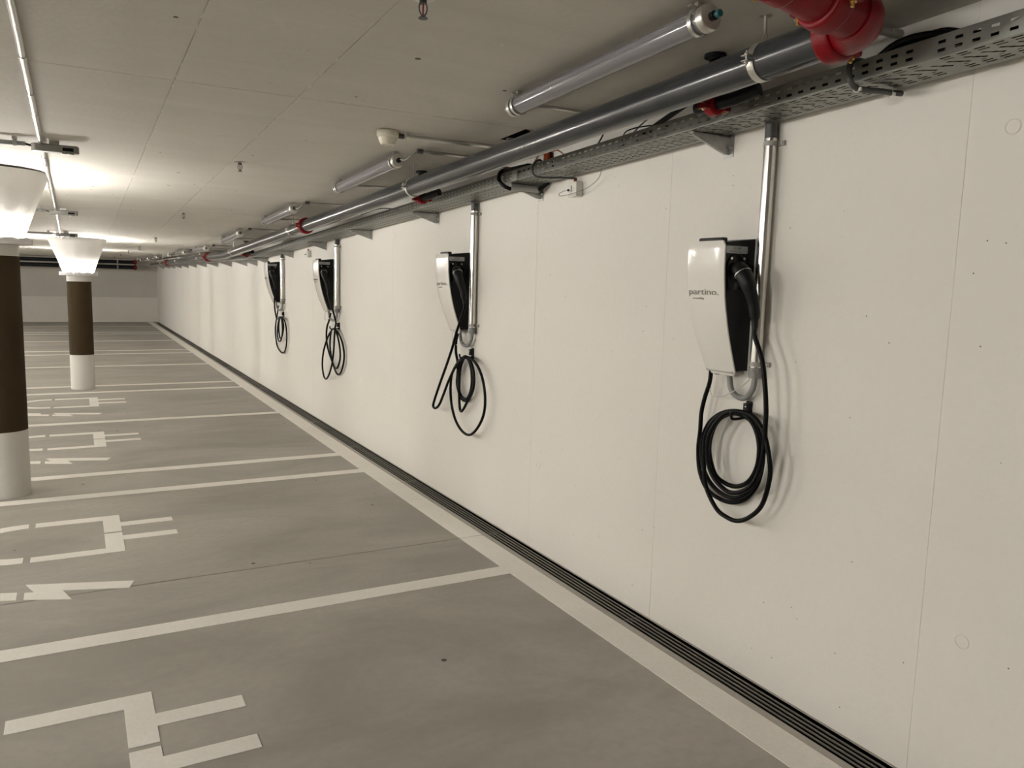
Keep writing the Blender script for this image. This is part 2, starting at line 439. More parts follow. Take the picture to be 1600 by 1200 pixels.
# ------------------------------------------------------------------ columns with ring uplights
def column(x, y, r, label, lamp_label, hidden=False):
    top = zc(y)
    h = top - 0.465
    c = thing('concrete_column', label, 'column', (x, y, 0), 'round columns with funnel heads')
    MB().lathe([(r, 0), (r, 0.478)], (x, y, 0), n=40).build('base_band', M['colwhite'], c)
    MB().lathe([(r+0.001, 0.478), (r+0.001, h-0.115)], (x, y, 0), n=40).build('brown_band', M['brown'], c)
    MB().lathe([(r, h-0.115), (r, h-0.035)], (x, y, 0), n=40).build('neck', M['colwhite'], c)
    rb = r + 0.035
    MB().lathe([(rb, h-0.02), (rb, h+0.01), (r+0.205, top-0.012), (r+0.208, top)], (x, y, 0), n=48).build('capital', M['capital'], c)
    l = thing('ring_uplight', lamp_label, 'lamp', (x, y, h), 'ring uplights on the columns')
    ro = r + 0.085
    mb = MB(); n = 96; R0, R1, R2, R3 = [], [], [], []
    for i in range(n):
        a = 2*pi*i/n; w = 0.5 + 0.5*cos(a*12)
        u = Vector((cos(a), sin(a), 0)); cc = Vector((x, y, 0))
        R0.append(cc + u*(r+0.002) + Vector((0, 0, h-0.036))); R1.append(cc + u*ro + Vector((0, 0, h-0.034)))
        R2.append(cc + u*ro + Vector((0, 0, h+0.008 + 0.006*w))); R3.append(cc + u*(rb+0.001) + Vector((0, 0, h-0.004)))
    mb.rings([R0, R1, R2, R3], sm=False, cap=False, closed=True)
    fix_normals(mb.build('ring_body', M['ring'], l))
    for i in range(12):
        a = 2*pi*(i+0.5)/12
        px, py = x + cos(a)*(ro-0.012), y + sin(a)*(ro-0.012)
        MB().lathe([(0.0075, -0.002), (0.0075, 0.0015), (0.004, 0.003)], (px, py, h+0.004), (-cos(a)*0.93, -sin(a)*0.93, 0.37), n=10).build('led', M['led'], l)
    return c
column(-0.50, 6.64, 0.16, 'nearest round column, brown with white foot, cut by the left edge', 'glowing ring lamp on the near column at the left edge')
column(0.045, 12.45, 0.15, 'slim round brown column standing free further back with white foot', 'glowing ring lamp on the farther column')
column(0.045, 18.1, 0.15, 'third round column hidden behind the farther one', 'ring lamp on the third column, hidden behind the second')
column(-6.2, 3.7, 0.16, 'unseen round column across the driving lane, carrying an added lamp', 'unseen ring lamp on the column across the driving lane, added for light')  # row out of view from here on, its ring lamps added for light
column(-6.2, 9.5, 0.15, 'second unseen round column across the driving lane, carrying an added lamp', 'unseen ring lamp on the second column across the driving lane, added for light')
column(-6.2, 15.3, 0.15, 'third unseen round column across the driving lane, carrying an added lamp', 'unseen ring lamp on the third column across the driving lane, added for light')
column(-6.2, 21.1, 0.15, 'fourth unseen round column across the driving lane, carrying an added lamp', 'unseen ring lamp on the fourth column across the driving lane, added for light')

# ------------------------------------------------------------------ sprinkler main along the wall
PX, PR = 1.95, 0.058
def bolt(mb, c, axis, L=0.05, r=0.005):
    a = V3(axis).normalized(); c = V3(c)
    mb.cyl(c - a*L/2, c + a*L/2, r, 10)
    mb.cyl(c - a*L*0.22, c - a*L*0.22 - a*0.009, r*1.9, 6)
    mb.cyl(c + a*L*0.22, c + a*L*0.22 + a*0.009, r*1.9, 6)
    return mb
def coupling(parent, c, axis, r, w=0.05, side=(1, 0, 0), bolt_dir=(0, 0, 1), big=False):
    """grooved red pipe coupling: two shells, two pairs of lugs, two brass bolts"""
    mb = MB()
    q = r*1.0
    mb.lathe([(q, -w/2), (q+0.012, -w/2), (q+0.018, -w/2+0.006), (q+0.019, 0), (q+0.018, w/2-0.006), (q+0.012, w/2), (q, w/2)], c, axis, 32, cap=False)
    s_ = V3(side).normalized(); b_ = V3(bolt_dir).normalized(); a_ = V3(axis).normalized()
    for k in (1, -1):
        cc = V3(c) + s_*k*(q+0.024)
        for j in (1, -1):
            mb.obox(cc + b_*j*0.011, s_, a_, b_, 0.019, w*0.40, 0.008)
    o = mb.build('coupling', M['red'], parent, bevel=0.004 if big else 0)
    for k in (1, -1):
        bolt(MB(), V3(c) + s_*k*(q+0.030), b_, 0.075 if big else 0.05, 0.005).build('bolt', M['brass'], o)
    return o

mp = thing('sprinkler_main', 'thick dark grey pipe with red couplings under the ceiling along the right wall', 'pipe', (PX, 7, zp(7)))
cps = [1.63, 7.65, 14.0, 20.6, 25.2]
for a, b in zip(cps[:-1], cps[1:]):
    P = [(PX, a, zp(a))] + ([(PX, KY, zp(KY))] if a < KY < b else []) + [(PX, b, zp(b))]
    MB().tube(P, PR, 40).build('pipe_section', M['pipe'], mp)
for y in cps[1:-1]:
    coupling(mp, (PX, y, zp(y)), (0, 1, -SL if y < KY else 0), PR, 0.055)
# red elbow group at the near end
z = zp(1.63)
coupling(mp, (PX, 1.645, z), (0, 1, -SL), PR, 0.060, side=(1, 0, -0.35), bolt_dir=(0.35, 0, 1), big=True)
arc = [(PX - 0.085*(1-cos(a)), 1.62 - 0.085*sin(a), z + 0.004 + 0.010*sin(a)) for a in [pi/2*i/10 for i in range(11)]]
MB().tube(arc, [0.068 + 0.006*sin(pi*i/10) for i in range(11)], 32).build('elbow', M['red'], mp)
ax = (1, 0, -0.16)
coupling(mp, (1.775, 1.535, z+0.028), ax, PR, 0.065, side=(0, 1, 0), bolt_dir=(0.16, 0, 1), big=True)
MB().tube([(1.87, 1.535, z+0.013), (1.55, 1.535, z+0.062)], PR+0.004, 32).build('red_pipe_section', M['red'], mp)
coupling(mp, (1.60, 1.535, z+0.055), ax, PR-0.01, 0.065, side=(0, 1, 0), bolt_dir=(0.16, 0, 1), big=True)
MB().tube([(1.55, 1.535, z+0.062), (0.9, 1.535, z+0.07)], PR-0.012, 32).build('red_pipe_section', M['red'], mp)

# hangers of the main: split steel clamp, screws and threaded rod
def hanger(y, label):
    zz = zp(y)
    h = thing('pipe_hanger', label, 'bracket', (PX, y, zz), 'clamps holding the grey main')
    mb = MB()
    for sgn in (1, -1):
        R1, R2, R3, R4 = [], [], [], []
        for i in range(17):
            a = radians(8) + (pi - radians(16))*i/16
            for lst, rr, dy in ((R1, PR+0.001, -0.014), (R2, PR+0.0035, -0.014), (R3, PR+0.0035, 0.014), (R4, PR+0.001, 0.014)):
                lst.append((PX + rr*cos(a), y + dy, zz + sgn*rr*sin(a)))
        n = 17
        v = R1 + R2 + R3 + R4
        f = []
        for i in range(n-1):
            for k in range(4):
                a0, b0 = k*n, ((k+1) % 4)*n
                f.append((a0+i, a0+i+1, b0+i+1, b0+i))
        mb.add(v, f, True)
        for s_ in (1, -1):
            mb.box(PX + s_*(PR+0.001) - (0.0 if s_ > 0 else 0.024), PX + s_*(PR+0.001) + (0.024 if s_ > 0 else 0.0), y-0.014, y+0.014, zz + sgn*0.008 - 0.0015, zz + sgn*0.008 + 0.0015)
    fix_normals(mb.build('clamp', M['zinc'], h))
    for s_ in (1, -1):
        m2 = MB(); x = PX + s_*(PR+0.015)
        m2.cyl((x, y, zz-0.024), (x, y, zz+0.024), 0.003, 8); m2.cyl((x, y, zz+0.010), (x, y, zz+0.016), 0.007, 6); m2.cyl((x, y, zz-0.016), (x, y, zz-0.010), 0.007, 6)
        m2.build('screw', M['zinc'], h)
    m3 = MB(); m3.cyl((PX, y, zz+PR), (PX, y, zc(y)), 0.006, 10); m3.cyl((PX, y, zz+PR), (PX, y, zz+PR+0.025), 0.010, 6)
    m3.cyl((PX, y, zc(y)-0.003), (PX, y, zc(y)), 0.02, 14)
    m3.build('rod', M['zinc'], h)
for y, l in ((1.92, 'bright steel clamp on the grey pipe next to the red elbow'), (4.9, 'steel clamp with thin rod on the grey pipe above the second charger'),
             (8.15, 'steel clamp on the grey pipe behind its first red coupling'), (11.6, 'small steel clamp on the grey pipe between two red couplings'),
             (15.0, 'small clamp on the far grey pipe, behind the second red coupling'), (18.4, 'distant clamp on the far grey pipe, beyond the lamps row middle'), (21.8, 'most distant clamp on the grey pipe by the back wall')):
    hanger(y, l)

# black cross mains along the back wall
for (y, z, r, l, c) in ((28.2, 1.965, 0.055, 'upper black pipe running along the back wall under the ceiling', 'pipe'),
                        (28.2, 1.80, 0.060, 'lower black pipe running along the back wall', 'pipe')):
    t = thing('cross_main', l, c, (-3, y, z))
    MB().tube([(XL+0.2, y, z), (1.75, y, z)], r, 24).build('pipe_section', M['blackpipe'], t)
    coupling(t, (1.70, y, z), (1, 0, 0), r, 0.07, side=(0, 1, 0))
    mb = MB()
    for x in (-6, -3.2, -0.4, 1.2):
        mb.cyl((x, y, z+r), (x, y, zc(y)), 0.008, 8); mb.lathe([(r+0.001, -0.02), (r+0.005, -0.02), (r+0.005, 0.02), (r+0.001, 0.02)], (x, y, z), (1, 0, 0), 20, cap=False)
    mb.build('pipe_clamps', M['zinc'], t)
t = MB(); t.tube([(XL+0.2, 27.9, 1.885), (1.6, 27.9, 1.885)], 0.022, 14)  # pale rod added to draw the bright reflection line between the black pipes
tag(t.build('highlight_rod', M['conduit'], loc=(-3, 27.9, 1.885)), 'thin pale rod standing in for the highlight between the two black back-wall pipes', 'conduit')

# ------------------------------------------------------------------ cable tray
TX0, TX1, TH = 2.19, 2.385, 0.060
tr = thing('cable_tray', 'long perforated galvanised cable tray on brackets along the right wall', 'cable tray', (TX1, 10, zt(10)))
def cell(mb, P00, P10, P11, P01, hole):
    """quad with a quadrilateral hole given in 0..1 coordinates"""
    def at(u, v): return P00*(1-u)*(1-v) + P10*u*(1-v) + P11*u*v + P01*(1-u)*v
    inner = [at(*h) for h in hole]
    mb.add([P00, P10, P11, P01] + inner, [(0,1,5,4), (1,2,6,5), (2,3,7,6), (3,0,4,7)])
def cell_diag(mb, P00, P10, P11, P01):
    def at(u, v): return P00*(1-u)*(1-v) + P10*u*(1-v) + P11*u*v + P01*(1-u)*v
    A, B, C_, D = at(0.03, 0.80), at(0.12, 0.98), at(0.97, 0.20), at(0.88, 0.02)
    mb.add([P00, P10, P11, P01, A, B, C_, D], [(0,1,7), (0,7,4), (0,4,3), (1,6,7), (1,2,6), (2,5,6), (2,3,5), (3,4,5)])
def sheet(mb, fn, cols, y0, y1, pitch=0.05):
    """fn(u, y) -> point; cols = [(u0, u1, hole or None)]"""
    n = int((y1-y0)/pitch)
    for i in range(n):
        a, b = y0 + i*pitch, y0 + (i+1)*pitch
        for u0, u1, hole in cols:
            P = [fn(u0, a), fn(u1, a), fn(u1, b), fn(u0, b)]
            P = [V3(p) for p in P]
            if hole == 'diag': cell_diag(mb, *P)
            elif hole and i % 40 not in (0,): cell(mb, *P, hole)
            else: mb.add(P, [(0,1,2,3)])
def hz(v0, v1, u0=0.12, u1=0.88): return [(u0, v0), (u1, v0), (u1, v1), (u0, v1)]
slot = hz(0.18, 0.78)
diag = 'diag'
Y0, Y1 = -0.5, 28.0
base = MB()
wd = TX1 - TX0
sheet(base, lambda u, y: (TX0 + u*wd, y, zt(y)),
      [(0, 0.06, None), (0.06, 0.12, slot), (0.12, 0.165, None), (0.165, 0.225, slot), (0.225, 0.28, None),
       (0.28, 0.58, diag), (0.58, 0.60, None), (0.60, 0.64, hz(0.35, 0.60)), (0.64, 0.70, None), (0.70, 0.76, slot), (0.76, 0.80, None), (0.80, 0.86, slot), (0.86, 1.0, None)], Y0, Y1)
base.build('base_plate', M['tray'], tr)
rail = MB()
sl2 = hz(0.28, 0.72, 0.0, 1.0)
sheet(rail, lambda u, y: (TX0, y, zt(y) + u*TH),
      [(0, 0.24, None), (0.24, 0.38, sl2), (0.38, 0.62, None), (0.62, 0.76, sl2), (0.76, 1.0, None)], Y0, Y1)
rail.tube([(TX0+0.003, Y0, zt(Y0)+TH), (TX0+0.003, KY, zt(KY)+TH), (TX0+0.003, Y1, zt(Y1)+TH)], 0.003, 6)
rail.build('side_rail', M['tray'], tr)
rail = MB()
sheet(rail, lambda u, y: (TX1, y, zt(y) + u*TH),
      [(0, 0.24, None), (0.24, 0.38, sl2), (0.38, 0.62, None), (0.62, 0.76, sl2), (0.76, 1.0, None)], Y0, Y1)
rail.build('side_rail', M['tray'], tr)
for y in (1.0, 3.98, 6.9, 9.8, 12.7, 15.6, 18.5):
    MB().box(TX0-0.003, TX0, y-0.03, y+0.03, zt(y)+0.004, zt(y)+TH-0.004).build('splice_plate', M['galv'], tr)

# brackets
YB = [2.537, 4.066, 5.581, 7.109, 8.625, 10.139, 11.62, 12.39, 13.2, 14.63, 16.12, 17.64, 19.2, 20.65, 22.1, 23.6, 25.1, 26.6]
BL = ['large steel tray bracket right of the near charger, nearest of the row', 'second tray bracket, left of the small white junction box',
      'third tray bracket, just left of the second charger riser', 'fourth tray bracket, between the second and third charger risers',
      'fifth tray bracket, right next to the third charger riser', 'sixth tray bracket, between the third and fourth chargers']
ORD = ['first', 'second', 'third', 'fourth', 'fifth', 'sixth', 'seventh', 'eighth', 'ninth', 'tenth', 'eleventh', 'twelfth']
def bracket(y, label, i):
    z = zt(y) - 0.001
    b = thing('tray_bracket', label, 'bracket', (W, y, z), 'triangular brackets under the cable tray')
    x0 = TX0 + 0.025
    mb = MB()
    mb.prism([(x0, z-0.012), (x0, z), (W-0.002, z), (W-0.002, z-0.074), (W-0.02, z-0.074)], lambda p, t: (p[0], t, p[1]), y-0.0015, y+0.0015)
    mb.box(x0, W-0.002, y-0.0015, y+0.028, z-0.002, z)
    mb.add([(x0, y+0.0, z-0.012), (x0, y+0.014, z-0.012), (W-0.02, y+0.014, z-0.074), (W-0.02, y, z-0.074)], [(0, 1, 2, 3)])
    fix_normals(mb.build('arm', M['galv'], b))
    MB().box(W-0.004, W-0.0005, y-0.024, y+0.030, z-0.084, z+0.008).build('wall_plate', M['galv'], b)
    m2 = MB(); m2.cyl((W-0.004, y-0.014, z-0.045), (W-0.016, y-0.014, z-0.045), 0.008, 6); m2.build('screw', M['zinc'], b)
for i, y in enumerate(YB):
    bracket(y, BL[i] if i < 6 else ('%s tray bracket counted from the camera, beyond the farthest charger' % ORD[i] if i < 12 else 'one of the tiny farthest tray brackets that merge by the back wall'), i)

# cables lying in the tray
def cable(name, label, pts, r, m_, cat='cable', group=None, n=8, step=5):
    P = smooth_path(pts, step)
    o = MB().tube(P, r, n).build(name, M[m_], loc=tuple(P[len(P)//2]))
    return tag(o, label, cat, group)
for i, (x, r, zz, mm, lab) in enumerate(((2.215, 0.009, 0.012, 'rubber', 'black cable lying along the tray next to the outer rail'),
                                    (2.245, 0.012, 0.014, 'darkgrey', 'dark grey cable lying along the middle of the tray'),
                                    (2.285, 0.010, 0.013, 'greyhose', 'light grey cable lying along the middle of the tray'),
                                    (2.330, 0.012, 0.015, 'rubber', 'black cable lying along the wall side of the tray'),
                                    (2.362, 0.012, 0.015, 'rubber', 'black cable lying hard against the wall rail of the tray'),
                                    (2.306, 0.011, 0.014, 'rubber', 'black cable lying between the light grey and the wall side cables'),
                                    (2.265, 0.008, 0.011, 'rubber', 'thin black cable lying between the two grey cables in the tray'))):
    pts = []
    for y in steps(-0.4, 27.8, 0.7):
        pts.append((x + random.uniform(-0.006, 0.006), y, zt(y) + zz + random.uniform(0, 0.004)))
    cable('tray_cable', lab, pts, r, mm, group='cables in the tray', step=2, n=6)
# dark bundle rising above the rail near the camera
mb = MB()
for k in range(7):
    x = 2.225 + 0.018*k
    P = [(x, 1.20, zt(1.2)+0.03), (x, 1.40, zt(1.4)+0.045+0.004*k), (x+0.004, 1.52, zt(1.5)+0.082+0.010*sin(k*2.1)), (x-0.004, 1.64, zt(1.6)+0.075+0.012*cos(k*1.7)), (x, 1.78, zt(1.75)+0.04), (x, 2.1, zt(2.1)+0.03)]
    mb.tube(smooth_path(P, 5), 0.011, 8)
tag(mb.build('cable_bundle', M['rubber'], loc=(2.28, 1.6, zt(1.6)+0.05)), 'bundle of black cables bulging out of the tray beside the red elbow', 'cables')
# stray ends that poke out of the tray
for lab, pts, r, mm in (
        ('thin dark cable end curling up out of the tray above the white junction box', [(2.25, 3.35, zt(3.35)+0.03), (2.23, 3.22, zt(3.2)+0.08), (2.20, 3.12, zt(3.1)+0.13)], 0.004, 'rubber'),
        ('short black strap standing up from the tray above the junction box', [(2.22, 3.62, zt(3.6)+0.02), (2.20, 3.62, zt(3.6)+0.10)], 0.006, 'rubber'),
        ('thin grey cable running from the tray up behind the grey pipe', [(2.24, 3.05, zt(3)+0.03), (2.20, 2.85, zt(2.85)+0.09), (2.13, 2.5, zt(2.5)+0.14), (2.10, 2.3, zt(2.3)+0.12)], 0.004, 'greyhose'),
        ('thin dark cable lying loosely over the tray rail right of the junction box', [(2.24, 3.05, zt(3)+0.05), (2.19, 2.95, zt(2.95)+0.075), (2.20, 2.80, zt(2.8)+0.07), (2.26, 2.68, zt(2.7)+0.05)], 0.003, 'rubber'),
        ('thick black cable leaving the tray towards the red branch fitting', [(2.25, 2.95, zt(2.95)+0.05), (2.19, 2.70, zt(2.7)+0.07), (2.14, 2.45, zt(2.4)+0.095), (2.10, 2.32, zt(2.3)+0.10)], 0.011, 'rubber'),
        ('thin curved cable above the tray left of the second riser', [(2.22, 5.9, zt(5.9)+0.05), (2.17, 6.2, zt(6.2)+0.085), (2.15, 6.6, zt(6.6)+0.075)], 0.005, 'darkgrey')):
    cable('cable_end', lab, pts, r, mm)
# grey flexible conduit looped round the tray near the camera
y = 1.76
cable('flexible_conduit', 'grey flexible conduit looped around the tray rail right of the red elbow',
      [(2.33, y+0.0, zt(y)+0.030), (2.25, y+0.01, zt(y)+0.068), (2.185, y+0.01, zt(y)+0.064), (2.160, y, zt(y)+0.030), (2.172, y-0.005, zt(y)-0.010),
       (2.21, y-0.01, zt(y)-0.022), (2.28, y-0.02, zt(y)-0.020), (2.345, y-0.02, zt(y)-0.016), (2.395, y-0.02, zt(y)-0.012)], 0.0095, 'darkgrey', 'conduit', n=10)
for lab, x, yy in (('white cable tie under the tray rail next to the conduit loop', 2.195, 1.755), ('white cable tie under the tray by the wall next to the conduit loop', 2.34, 1.74)):
    mb = MB(); mb.lathe([(0.0105, -0.002), (0.0125, -0.002), (0.0125, 0.002), (0.0105, 0.002)], (x, yy, zt(yy)-0.021), (1, 0, 0.1), 14, cap=False)
    mb.box(x-0.004, x+0.004, yy-0.018, yy-0.010, zt(yy)-0.030, zt(yy)-0.020)
    tag(mb.build('cable_tie', M['whiteplastic'], loc=(x, yy, zt(yy)-0.021)), lab, 'cable tie')
# black loop with grey sleeve below bracket two, and a clipped wire loop
y = 4.12
cable('black_cable_loop', 'black cable looped over the tray rail above the second bracket',
      [(2.32, y+0.02, zt(y)+0.03), (2.25, y+0.03, zt(y)+0.085), (2.19, y+0.03, zt(y)+0.072), (2.165, y, zt(y)+0.02), (2.19, y-0.05, zt(y)-0.024), (2.26, y-0.07, zt(y)-0.032),
       (2.36, y-0.10, zt(y)-0.03), (2.40, y-0.16, zt(y)+0.01)], 0.011, 'rubber', n=10)
t = MB(); t.cyl((2.21, 4.055, zt(4.05)-0.028), (2.37, 4.02, zt(4.05)-0.032), 0.016, 14)
tag(t.build('cable_sleeve', M['greyplastic'], loc=(2.29, 4.04, zt(4.05)-0.03)), 'light grey plastic sleeve under the tray at the second bracket', 'sleeve')
y = 3.75
cable('wire_loop', 'dark cable looped around the tray rail left of the white junction box',
      [(2.27, y, zt(y)+0.03), (2.22, y, zt(y)+0.078), (2.178, y, zt(y)+0.055), (2.176, y, zt(y)+0.005), (2.21, y-0.02, zt(y)-0.014), (2.28, y-0.06, zt(y)-0.014), (2.38, y-0.10, zt(y)-0.012)], 0.006, 'darkgrey', n=8)
t = MB(); t.box(2.20, 2.235, 3.64, 3.69, zt(3.66)+0.058, zt(3.66)+0.105)
tag(t.build('orange_connector', M['wire_orange'], loc=(2.215, 3.66, zt(3.66)+0.08), bevel=0.004), 'small orange connector sitting on top of the tray', 'connector')
for s_, lab in ((1, 'orange wire arching left from the orange connector'), (-1, 'orange wire arching right from the orange connector')):
    cable('orange_wire', lab, [(2.215, 3.665+0.02*s_, zt(3.66)+0.095), (2.215, 3.665+0.09*s_, zt(3.66)+0.105), (2.225, 3.665+0.19*s_, zt(3.66)+0.05), (2.235, 3.665+0.24*s_, zt(3.66)+0.03)], 0.0035, 'wire_orange')
cable('red_cable', 'dark red cable crossing from the tray to the wall left of the orange connector', [(2.19, 4.30, zt(4.3)+0.12), (2.21, 4.15, zt(4.1)+0.10), (2.25, 3.98, zt(4)+0.06)], 0.006, 'wire_red')
t = MB(); t.box(2.20, 2.24, 3.86, 4.16, zt(4)+0.052, zt(4)+0.085)
tag(t.build('black_cable_box', M['black'], loc=(2.22, 4.0, zt(4)+0.06), bevel=0.006), 'flat black cable box lying on the tray above the second bracket', 'box')
# wavy grey conduit rising behind the tray at the right edge
cable('wall_conduit', 'grey conduit rising behind the tray to the ceiling at the right edge', [(2.39, 1.60, zt(1.6)+0.02), (2.385, 1.42, zt(1.4)+0.085), (2.38, 1.25, zt(1.25)+0.12), (2.38, 0.8, zt(0.8)+0.15), (2.38, 0.2, zt(0.2)+0.15)], 0.013, 'greyhose', 'conduit', n=12)
t = MB(); t.cyl((2.02, 1.86, zc(1.83)-0.018), (W-0.001, 1.78, zc(1.78)-0.02), 0.0125, 14); t.cyl((2.38, 1.787, zc(1.78)-0.02), (W-0.001, 1.78, zc(1.78)-0.02), 0.015, 14)
tag(t.build('conduit_stub', M['greyplastic'], loc=(2.2, 1.82, zc(1.8)-0.02)), 'grey conduit under the ceiling behind the red elbow, ending at the wall', 'conduit')

# branch fittings: black riser, red coupling, black arm
def branch(y, label, tall=True, x=2.085):
    b = thing('branch_fitting', label, 'pipe fitting', (x, y, zp(y)), 'red and black branch fittings behind the grey main')
    zb = zp(y) - 0.035
    mb = MB(); mb.cyl((x, y+0.02, zb+0.03), (x, y+0.02, zc(y)), 0.022, 18); mb.cyl((x, y+0.02, zc(y)-0.012), (x, y+0.02, zc(y)), 0.04, 18)
    mb.build('riser', M['blackpipe'], b)
    mb = MB(); mb.tube(smooth_path([(x, y+0.10, zb), (x, y, zb), (x+0.02, y-0.08, zb+0.008), (x+0.05, y-0.16, zb+0.03)], 4), [0.024]*12 + [0.026], 16)
    mb.build('arm', M['blackpipe'], b)
    coupling(b, (x, y+0.01, zb-0.002), (0, 1, 0), 0.022, 0.045, side=(0, 0.001, 1) if False else (1, 0, 0))
branch(2.27, 'red coupling with brass bolts on a black branch pipe right above the first riser')
branch(5.08, 'small red and black branch fitting under the grey pipe above the second charger')
branch(11.4, 'tiny red and black branch fitting above the fourth charger')

# ------------------------------------------------------------------ white junction boxes on the wall
def jbox(y, z, label, s=0.055):
    b = thing('junction_box', label, 'junction box', (W, y, z), 'white boxes under the tray')
    MB().box(W-0.045, W-0.001, y-s*0.75, y+s*0.75, z-s*0.72, z+s*0.72).build('housing', M['whiteplastic'], b, bevel=0.004)
    MB().box(W-0.052, W-0.045, y+0.002, y+s*0.6, z-s*0.3, z+s*0.35).build('lid', M['cover_edge'], b, bevel=0.003)
    MB().cyl((W-0.053, y+0.02, z-0.005), (W-0.060, y+0.02, z-0.005), 0.006, 10).build('plug', M['black'], b)
    MB().cyl((W-0.025, y, z+s*0.72), (W-0.025, y, z+s*0.72+0.022), 0.009, 12).build('cable_gland', M['wire_red'], b)
    return b
jbox(3.67, 2.135, 'white junction box with thin wire loop right of the second bracket')
jbox(9.30, 1.895, 'small white junction box under the tray between the third and farthest chargers')
cable('thin_wire', 'thin grey wire hanging from the tray into the near junction box',
      [(2.39, 3.42, zt(3.4)+0.0), (2.385, 3.44, zt(3.4)-0.05), (2.37, 3.53, 2.125), (2.355, 3.68, 2.105), (2.35, 3.75, 2.104), (2.352, 3.755, 2.120), (2.36, 3.70, 2.130)], 0.0018, 'greyhose', 'wire', n=6)

# ------------------------------------------------------------------ risers above the chargers
RX = W - 0.030
def riser(y, label, y0):
    r = thing('riser_conduit', label, 'conduit', (RX, y, 1.27), 'bright vertical conduits')
    zt_ = zt(y) - 0.002
    MB().cyl((RX, y, 1.305), (RX, y, zt_-0.055), 0.024, 28).build('tube', M['alu'], r)
    MB().cyl((RX, y, zt_-0.058), (RX, y, zt_), 0.0235, 24).build('top_sleeve', M['darkgrey'], r)
    mb = MB(); mb.lathe([(0.0265, 0), (0.0265, 0.012), (0.0255, 0.013), (0.0265, 0.014), (0.0265, 0.026), (0.0255, 0.027), (0.0265, 0.028), (0.0265, 0.042)], (RX, y, 1.268), n=24)
    mb.build('bottom_sleeve', M['greyhose'], r)
    for z, nm in ((zt_-0.075, 'top'), (1.325, 'bottom')):
        mb = MB()
        mb.lathe([(0.0245, -0.009), (0.0265, -0.009), (0.0265, 0.009), (0.0245, 0.009)], (RX, y, z), n=24, cap=False)
        mb.box(RX+0.004, W-0.0005, y-0.055, y-0.022, z-0.008, z+0.008) if False else mb.box(W-0.012, W-0.0005, y-0.052, y-0.018, z-0.009, z+0.009)
        s_ = mb.build('saddle_clamp', M['greyplastic'], r)
        MB().cyl((W-0.012, y-0.042, z), (W-0.016, y-0.042, z), 0.005, 10).build('screw', M['zinc'], s_)
    d = y0 + 0.065 - y
    hp = [(RX, y, 1.270), (RX-0.002, y+0.004, 1.225), (RX-0.006, y+d*0.25, 1.185), (RX-0.01, y+d*0.55, 1.180), (RX-0.012, y+d*0.85, 1.205), (RX-0.012, y+d, 1.268)]
    MB().tube(smooth_path(hp, 6), 0.0120, 12).build('flexible_hose', M['greyhose'], r)
    wp = [(RX-0.01, y+0.012, 1.272), (RX-0.02, y+0.04, 1.235), (RX-0.03, y+d*0.9, 1.185), (RX-0.03, y+d+0.045, 1.168), (RX-0.028, y+d+0.09, 1.185), (RX-0.02, y+d+0.105, 1.268)]
    MB().tube(smooth_path(wp, 6), 0.0022, 6).build('thin_wire', M['wire_white'], r)
    return r

